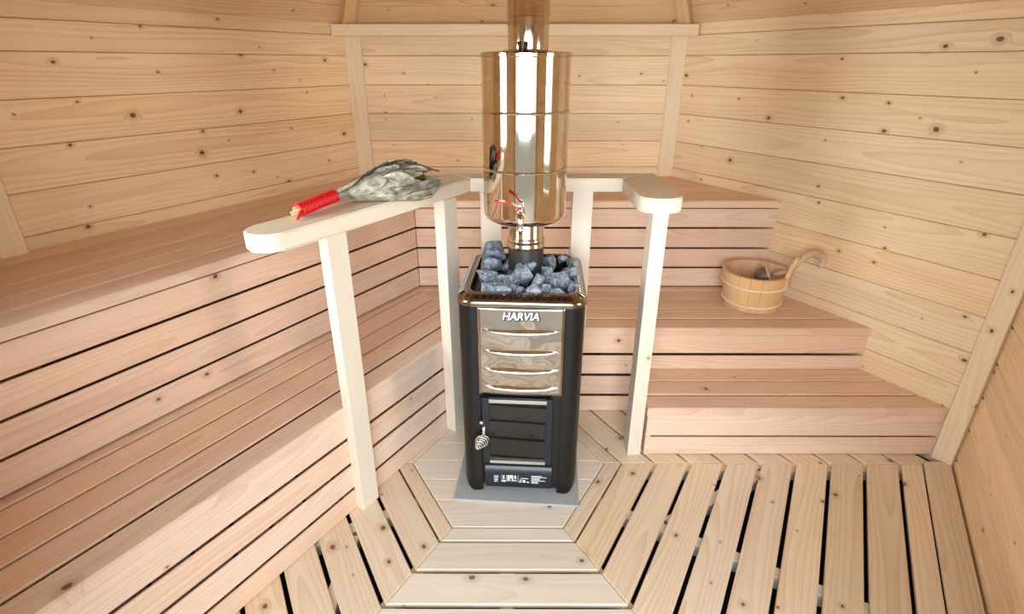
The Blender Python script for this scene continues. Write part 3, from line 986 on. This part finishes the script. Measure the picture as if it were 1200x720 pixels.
for (x, y, z), h in zip(pa, (0.008, 0.007, 0.006, 0.0065, 0.006)):
    cur = [bm.verts.new((x, y - h, z + 0.0015)), bm.verts.new((x, y + h, z + 0.0015)), bm.verts.new((x, y + h, z - 0.0035)), bm.verts.new((x, y - h, z - 0.0035))]
    if prev:
        for i in range(4):
            j = (i + 1) % 4
            bm.faces.new((prev[i], prev[j], cur[j], cur[i]))
    else: bm.faces.new(cur)
    prev = cur
bm.faces.new(prev[::-1])
obj('tap_lever', bm, M['redpaint'], tap)

# ------------------------------------------------------------------ stones
def rock_mesh(seed, sx, sy, sz):
    r = random.Random(seed)
    bm = bmesh.new()
    for i in range(12):
        v = Vector((r.gauss(0, 1), r.gauss(0, 1), r.gauss(0, 1))).normalized() * r.uniform(0.8, 1.08)
        bm.verts.new((v.x * sx, v.y * sy, v.z * sz))
    res = bmesh.ops.convex_hull(bm, input=bm.verts[:])
    junk = [g_ for g_ in res['geom_interior'] + res['geom_unused'] if isinstance(g_, bmesh.types.BMVert)]
    if junk: bmesh.ops.delete(bm, geom=list(set(junk)), context='VERTS')
    bmesh.ops.bevel(bm, geom=bm.edges[:], offset=0.04 * min(sx, sy, sz), segments=1, affect='EDGES')
    bmesh.ops.triangulate(bm, faces=bm.faces[:])
    bmesh.ops.subdivide_edges(bm, edges=[e for e in bm.edges if e.calc_length() > 0.35 * min(sx, sy, sz)], cuts=2, use_grid_fill=True)
    bmesh.ops.triangulate(bm, faces=bm.faces[:])
    o = Vector((seed * 3.1, seed * 1.7, 0))
    for v in bm.verts:
        n1 = noise.noise(v.co * 28 + o); n2 = noise.noise(v.co * 75 + o)
        v.co += v.co.normalized() * (n1 * 0.006 + n2 * 0.003)
    return mesh_from(bm, 'stone')
CAMP = Vector((0, 0, 1.38)); PT = radians(24.21)
def at_z(px, py, z):
    """point of the stove top plane z that lies on the sight line used while measuring"""
    u = (px - 600) / 636.5; v = (py - 360) / 636.5
    d = Vector((u, cos(PT) - sin(PT) * v, -sin(PT) - cos(PT) * v))
    d = Vector((d.x * cos(0.0029) - d.y * sin(0.0029), d.x * sin(0.0029) + d.y * cos(0.0029), d.z))
    return CAMP + d * ((z - 1.38) / d.z)
STONES = [
    (581, 297, 0.800, 0.036, 0.032, 0.036, 'largest grey stone heaped highest at the left beside the black pipe'),
    (576, 311, 0.778, 0.032, 0.030, 0.030, 'grey stone just below the highest stone, at the left side of the heap'),
    (571, 325, 0.763, 0.034, 0.030, 0.030, 'broad grey stone against the left wall of the stone well'),
    (584, 340, 0.762, 0.046, 0.022, 0.021, 'long flat pale stone lying at the front left corner of the heap'),
    (594, 312, 0.772, 0.018, 0.020, 0.020, 'small grey stone wedged left of the black pipe foot'),
    (609, 323, 0.770, 0.029, 0.034, 0.028, 'large upright grey stone in the middle of the heap below the pipe'),
    (595, 331, 0.764, 0.027, 0.022, 0.022, 'grey wedge-shaped stone left of the middle stone'),
    (619, 311, 0.797, 0.036, 0.022, 0.014, 'flat grey slab lying right before the black pipe foot'),
    (630, 332, 0.764, 0.016, 0.026, 0.026, 'narrow slanting grey stone right of the middle stone'),
    (624, 343, 0.758, 0.024, 0.018, 0.018, 'small pale stone at the front centre edge of the collar'),
    (648, 310, 0.772, 0.026, 0.024, 0.024, 'grey stone right of the black pipe at the back of the heap'),
    (639, 321, 0.768, 0.022, 0.022, 0.022, 'pointed grey stone to the right of the pipe, mid heap'),
    (655, 330, 0.766, 0.033, 0.026, 0.026, 'biggest grey stone in the right half of the heap'),
    (667, 321, 0.764, 0.022, 0.028, 0.028, 'grey stone leaning on the right wall of the stone well'),
    (672, 337, 0.756, 0.014, 0.020, 0.022, 'dark small stone low in the front right corner'),
    (652, 344, 0.756, 0.030, 0.014, 0.016, 'flat pale stone at the front right edge of the heap'),
    (657, 304, 0.770, 0.016, 0.018, 0.018, 'small grey stone at the back right, in front of the black back edge'),
    (669, 309, 0.766, 0.015, 0.020, 0.020, 'small grey stone in the back right corner of the well'),
    (607, 341, 0.752, 0.022, 0.018, 0.018, 'dark stone sunk low between the front stones'),
    (640, 341, 0.752, 0.020, 0.018, 0.018, 'dark stone low between the narrow stone and the front right stones'),
    (598, 321, 0.760, 0.018, 0.018, 0.018, 'small grey stone squeezed between the middle stone and the left ones'),
    (641, 306, 0.775, 0.018, 0.018, 0.018, 'small stone tucked against the right side of the black pipe foot'),
]
for i, (px, py, z, sx, sy, sz, lab) in enumerate(STONES):
    me = rock_mesh(11 + i, sx * 1.5, sy * 1.45, sz * 1.5)
    o = link('sauna_stone', me, M['stone'])
    o.location = at_z(px, py, z - 0.014)
    rr_ = random.Random(i)
    o.rotation_euler = (rr_.uniform(-0.3, 0.3), rr_.uniform(-0.3, 0.3), rr_.uniform(-0.4, 0.4))
    tag(o, lab, 'stone', 'stones heaped in the stove')
# ------------------------------------------------------------------ bundle of dried leafy twigs on the rail
def tri(z): return None
h0 = at_z(349, 247, ZR1 + 0.020); h1 = at_z(393, 229, ZR1 + 0.026)
tip = at_z(506, 209, ZR1 + 0.055)
root = thing('leaf_whisk', 'bundle of dried grey-green leafy twigs with a red cord grip on the guard rail', 'whisk', tuple(Vector((h0.x, h0.y, ZR1))))
O = Vector(root.location)
ax = (h1 - h0).normalized()
def basis(a):
    v = a.cross(UP).normalized(); w = v.cross(a).normalized()
    return v, w
v0, w0 = basis(ax)
HL = (h1 - h0).length
bm = bmesh.new()
for k in range(9):
    a = k * 2.4; r = 0.0035 * sqrt(k)
    p = h0 + v0 * r * cos(a) + w0 * r * sin(a) - O
    add_tube(bm, [p - ax * random.uniform(0.012, 0.026), p + ax * (HL + 0.04)], 0.0035, 6)
obj('twigs', bm, M['twig'], root, True)
bm = bmesh.new()
path = []
turns, per = 17, 12
for i in range(turns * per + 1):
    a = 2 * pi * i / per; s = HL * i / (turns * per)
    path.append(h0 + ax * s + (v0 * cos(a) + w0 * sin(a)) * 0.0142 - O)
add_tube(bm, path, 0.0047, 6)
add_tube(bm, [path[0], path[0] - ax * 0.01 - w0 * 0.004, path[0] - ax * 0.022 - w0 * 0.012 + v0 * 0.002, path[0] - ax * 0.03 - w0 * 0.013 + v0 * 0.006], 0.0035, 6)
obj('red_cord', bm, M['red'], root, True)
# foliage follows a gently curved axis
FA = h1; FB = tip
fl = (FB - FA).length
fa = (FB - FA).normalized(); fv, fw = basis(fa)
def env(s):
    s = max(0.0, min(1.0, s))
    return (0.014 + 0.058 * min(1.0, s / 0.66) ** 0.9) * sqrt(max(0.30, 1 - (max(0, s - 0.78) / 0.28) ** 2))
def pt(s, phi, k=1.0):
    r = env(s) * k
    sag = 0.006 * sin(pi * s)
    p = FA + fa * (fl * s) + fv * (r * cos(phi)) + fw * (r * 0.72 * sin(phi) + sag)
    p.z = max(p.z, ZR1 + 0.002)
    return p
bm = bmesh.new()
ringz = []
for i in range(15):
    s = 0.9 * i / 14
    ringz.append([bm.verts.new(pt(s, 2 * pi * j / 18, 0.72) - O) for j in range(18)])
for a, b in zip(ringz, ringz[1:]):
    for j in range(18):
        k = (j + 1) % 18
        bm.faces.new((a[j], a[k], b[k], b[j]))
bm.faces.new(ringz[0]); bm.faces.new(ringz[-1])
M['leaf_shade'] = plain('leaf_gap_shade', (58, 56, 44), 0.9)  # core coloured dark for the shade between the leaves
core = obj('leaf_mass', bm, M['leaf_shade'], root, True); core['kind'] = 'stuff'
lr = random.Random(21)
for i in range(110):
    s0 = lr.uniform(0.05, 0.66) if i > 34 else lr.uniform(-0.03, 0.2)
    ln = lr.uniform(0.30, 0.5)
    ph = lr.uniform(-0.35 * pi, 1.35 * pi)
    wd = lr.uniform(0.017, 0.032)
    k0 = lr.uniform(0.76, 1.2)
    tw = lr.uniform(-0.7, 0.7)
    curl = lr.uniform(0.0, 0.14)
    bm = bmesh.new()
    rows = []
    nseg = 7
    for j in range(nseg + 1):
        q = j / nseg
        s = s0 + ln * q
        ww = wd * (sin(pi * (0.04 + 0.93 * q)) ** 0.75)
        row = []
        for u in (-1, -0.5, 0, 0.5, 1):
            r_here = max(env(s), 0.02)
            phi = ph + tw * q + u * ww / r_here
            lift = curl * abs(u) * (0.5 + q) + (0.05 if u == 0 else 0) * -1
            wv = 0.045 * sin(6 * q + u * 2.5 + i)
            over = max(0, s - 1.0) * fl
            p = pt(s, phi, k0 + lift + wv + 0.05 * q)
            if over > 0: p += fa * over * 0.1 - (p - (FA + fa * fl)).normalized() * over * 0.5
            p.z = max(p.z, ZR1 + 0.001 + 0.0005 * (i % 9))
            row.append(bm.verts.new(p - O))
        rows.append(row)
    for a, b in zip(rows, rows[1:]):
        for j in range(4):
            bm.faces.new((a[j], a[j + 1], b[j + 1], b[j]))
    obj('leaf', bm, M['leaf'], root, True)

# ------------------------------------------------------------------ bucket and ladle
M['stave'] = wood('bucket_pine', (228, 192, 146), (202, 158, 108), knot=0.0, ring=0.25, vary=0.05, rough=0.4)
M['hoop'] = plain('pale_hoop', (240, 218, 180), 0.45)
M['greywood'] = wood('weathered_ladle_wood', (206, 186, 158), (168, 142, 112), knot=0.0, ring=0.3, vary=0.0)
M['steeldark'] = plain('dull_ladle_cup', (112, 98, 86), 0.35, 0.2)
BX, BY = 1.056, 2.222
bucket = thing('bucket', 'round pine sauna bucket with two pale hoops on the middle bench', 'bucket', (BX, BY, ZM))
BH, RB, RT = 0.158, 0.114, 0.140
nst = 18
for i in range(nst):
    a0 = 2 * pi * i / nst; a1 = 2 * pi * (i + 1) / nst
    ear = i in (16,)
    h = BH
    bm = bmesh.new()
    def ring_pts(z, inner):
        r = RB + (RT - RB) * z / BH - (0.015 if inner else 0)
        return [Vector((r * cos(a0 + (a1 - a0) * k / 3 + (0.004 if k == 0 else -0.004 if k == 3 else 0)), r * sin(a0 + (a1 - a0) * k / 3 + (0.004 if k == 0 else -0.004 if k == 3 else 0)), z)) for k in range(4)]
    ro0, ro1, ri0, ri1 = [[bm.verts.new(p) for p in ring_pts(z, inn)] for inn in (False, True) for z in (0.0, h)]
    for k in range(3):
        bm.faces.new((ro0[k], ro0[k + 1], ro1[k + 1], ro1[k]))
        bm.faces.new((ri0[k + 1], ri0[k], ri1[k], ri1[k + 1]))
        bm.faces.new((ro1[k], ro1[k + 1], ri1[k + 1], ri1[k]))
        bm.faces.new((ro0[k + 1], ro0[k], ri0[k], ri0[k + 1]))
    for k in (0, 3):
        bm.faces.new((ro0[k], ro1[k], ri1[k], ri0[k]))
    # own X axis up the stave
    me = mesh_from(bm, 'stave')
    Rm = Matrix.Rotation(pi / 2, 4, 'Y')
    me.transform(Rm.inverted())
    o = link('stave', me, M['stave'], bucket)
    o.matrix_basis = Rm
lathe('bottom', [(0.0, 0.012), (RB - 0.012, 0.012), (RB - 0.012, 0.026), (0.0, 0.026)], M['stave'], bucket, 36)
for z, tl in ((0.030, 0.06), (0.112, 0.05)):
    bm = bmesh.new()
    path = []
    r = RB + (RT - RB) * z / BH + 0.002
    for i in range(49):
        a = 2 * pi * i / 48
        zz = z + 0.010 * sin(a * 1.0 + 0.5) * 0.5
        path.append((r * cos(a), r * sin(a), zz))
    add_tube(bm, path, 0.0058, 8, False)
    obj('hoop', bm, M['hoop'], bucket, True)
# tall handle stave rising from the rim at the near right
def blade(name, pts, widths, thick, mat, parent, side):
    """flat shaped strip following pts; widths across `side`"""
    bm = bmesh.new()
    prev = None
    pts = [Vector(p) for p in pts]
    n = len(pts)
    side = Vector(side).normalized()
    for i in range(n):
        t = (pts[min(i + 1, n - 1)] - pts[max(i - 1, 0)]).normalized()
        nr = t.cross(side).normalized()
        w = widths[i]
        cur = [bm.verts.new(pts[i] + side * a * w + nr * b * thick / 2) for a, b in ((-1, -0.6), (-0.8, -1), (0.8, -1), (1, -0.6), (1, 0.6), (0.8, 1), (-0.8, 1), (-1, 0.6))]
        if prev:
            for k in range(8):
                j = (k + 1) % 8
                bm.faces.new((prev[k], prev[j], cur[j], cur[k]))
        else: bm.faces.new(cur[::-1])
        prev = cur
    bm.faces.new(prev)
    return smooth_by_angle(obj(name, bm, mat, parent), 50)
ea = radians(-42)
er = RT - 0.009
eb = Vector((er * cos(ea), er * sin(ea), BH))
out = Vector((cos(ea), sin(ea), 0)); sd = Vector((-sin(ea), cos(ea), 0))
blade('handle_stave', [eb - UP * 0.05, eb, eb + UP * 0.012 + out * 0.002, eb + UP * 0.035 + out * 0.006, eb + UP * 0.065 + out * 0.014, eb + UP * 0.082 + out * 0.02, eb + UP * 0.09 + out * 0.024],
      [0.026, 0.029, 0.026, 0.020, 0.0215, 0.018, 0.009], 0.018, M['stave'], bucket, sd)
# ladle leaning in the bucket, hooked handle out over the rim
ladle = thing('ladle', 'wooden ladle with curved hook handle resting inside the bucket', 'ladle', (BX + 0.03, BY - 0.02, ZM + 0.09))
LO = Vector(ladle.location)
prof = [(0.0, -0.03), (0.022, -0.026), (0.036, -0.012), (0.042, 0.012), (0.043, 0.026), (0.038, 0.026), (0.036, 0.01), (0.026, -0.014), (0.0, -0.02)]
bm = bmesh.new(); add_lathe(bm, prof, 28)
cup = smooth_by_angle(obj('cup', bm, M['steeldark'], ladle), 50)
cup.rotation_euler = (radians(20), radians(62), radians(10))
cup.location = (-0.01, 0.0, 0.04)
bm = bmesh.new(); add_tube(bm, [(0.0425 * cos(2 * pi * i / 28), 0.0425 * sin(2 * pi * i / 28), 0.026) for i in range(29)], 0.004, 6, False)
rim = obj('cup_rim', bm, M['greywood'], ladle, True); rim.rotation_euler = cup.rotation_euler; rim.location = cup.location
hp_ = [LO + Vector((0.035, 0.0, 0.05)), at_z(926, 318, ZM + 0.160), at_z(938, 305, ZM + 0.212), at_z(948, 298, ZM + 0.24), at_z(957, 297.5, ZM + 0.252), at_z(963, 301, ZM + 0.248), at_z(965, 307, ZM + 0.235), at_z(961.5, 313, ZM + 0.22)]
hp_ = [p - LO for p in hp_]
# keep the hook in one upright plane
bm = bmesh.new()
add_tube(bm, hp_, [0.010, 0.011, 0.0145, 0.017, 0.018, 0.0175, 0.014, 0.008], 12)
obj('ladle_handle', bm, M['greywood'], ladle, True)
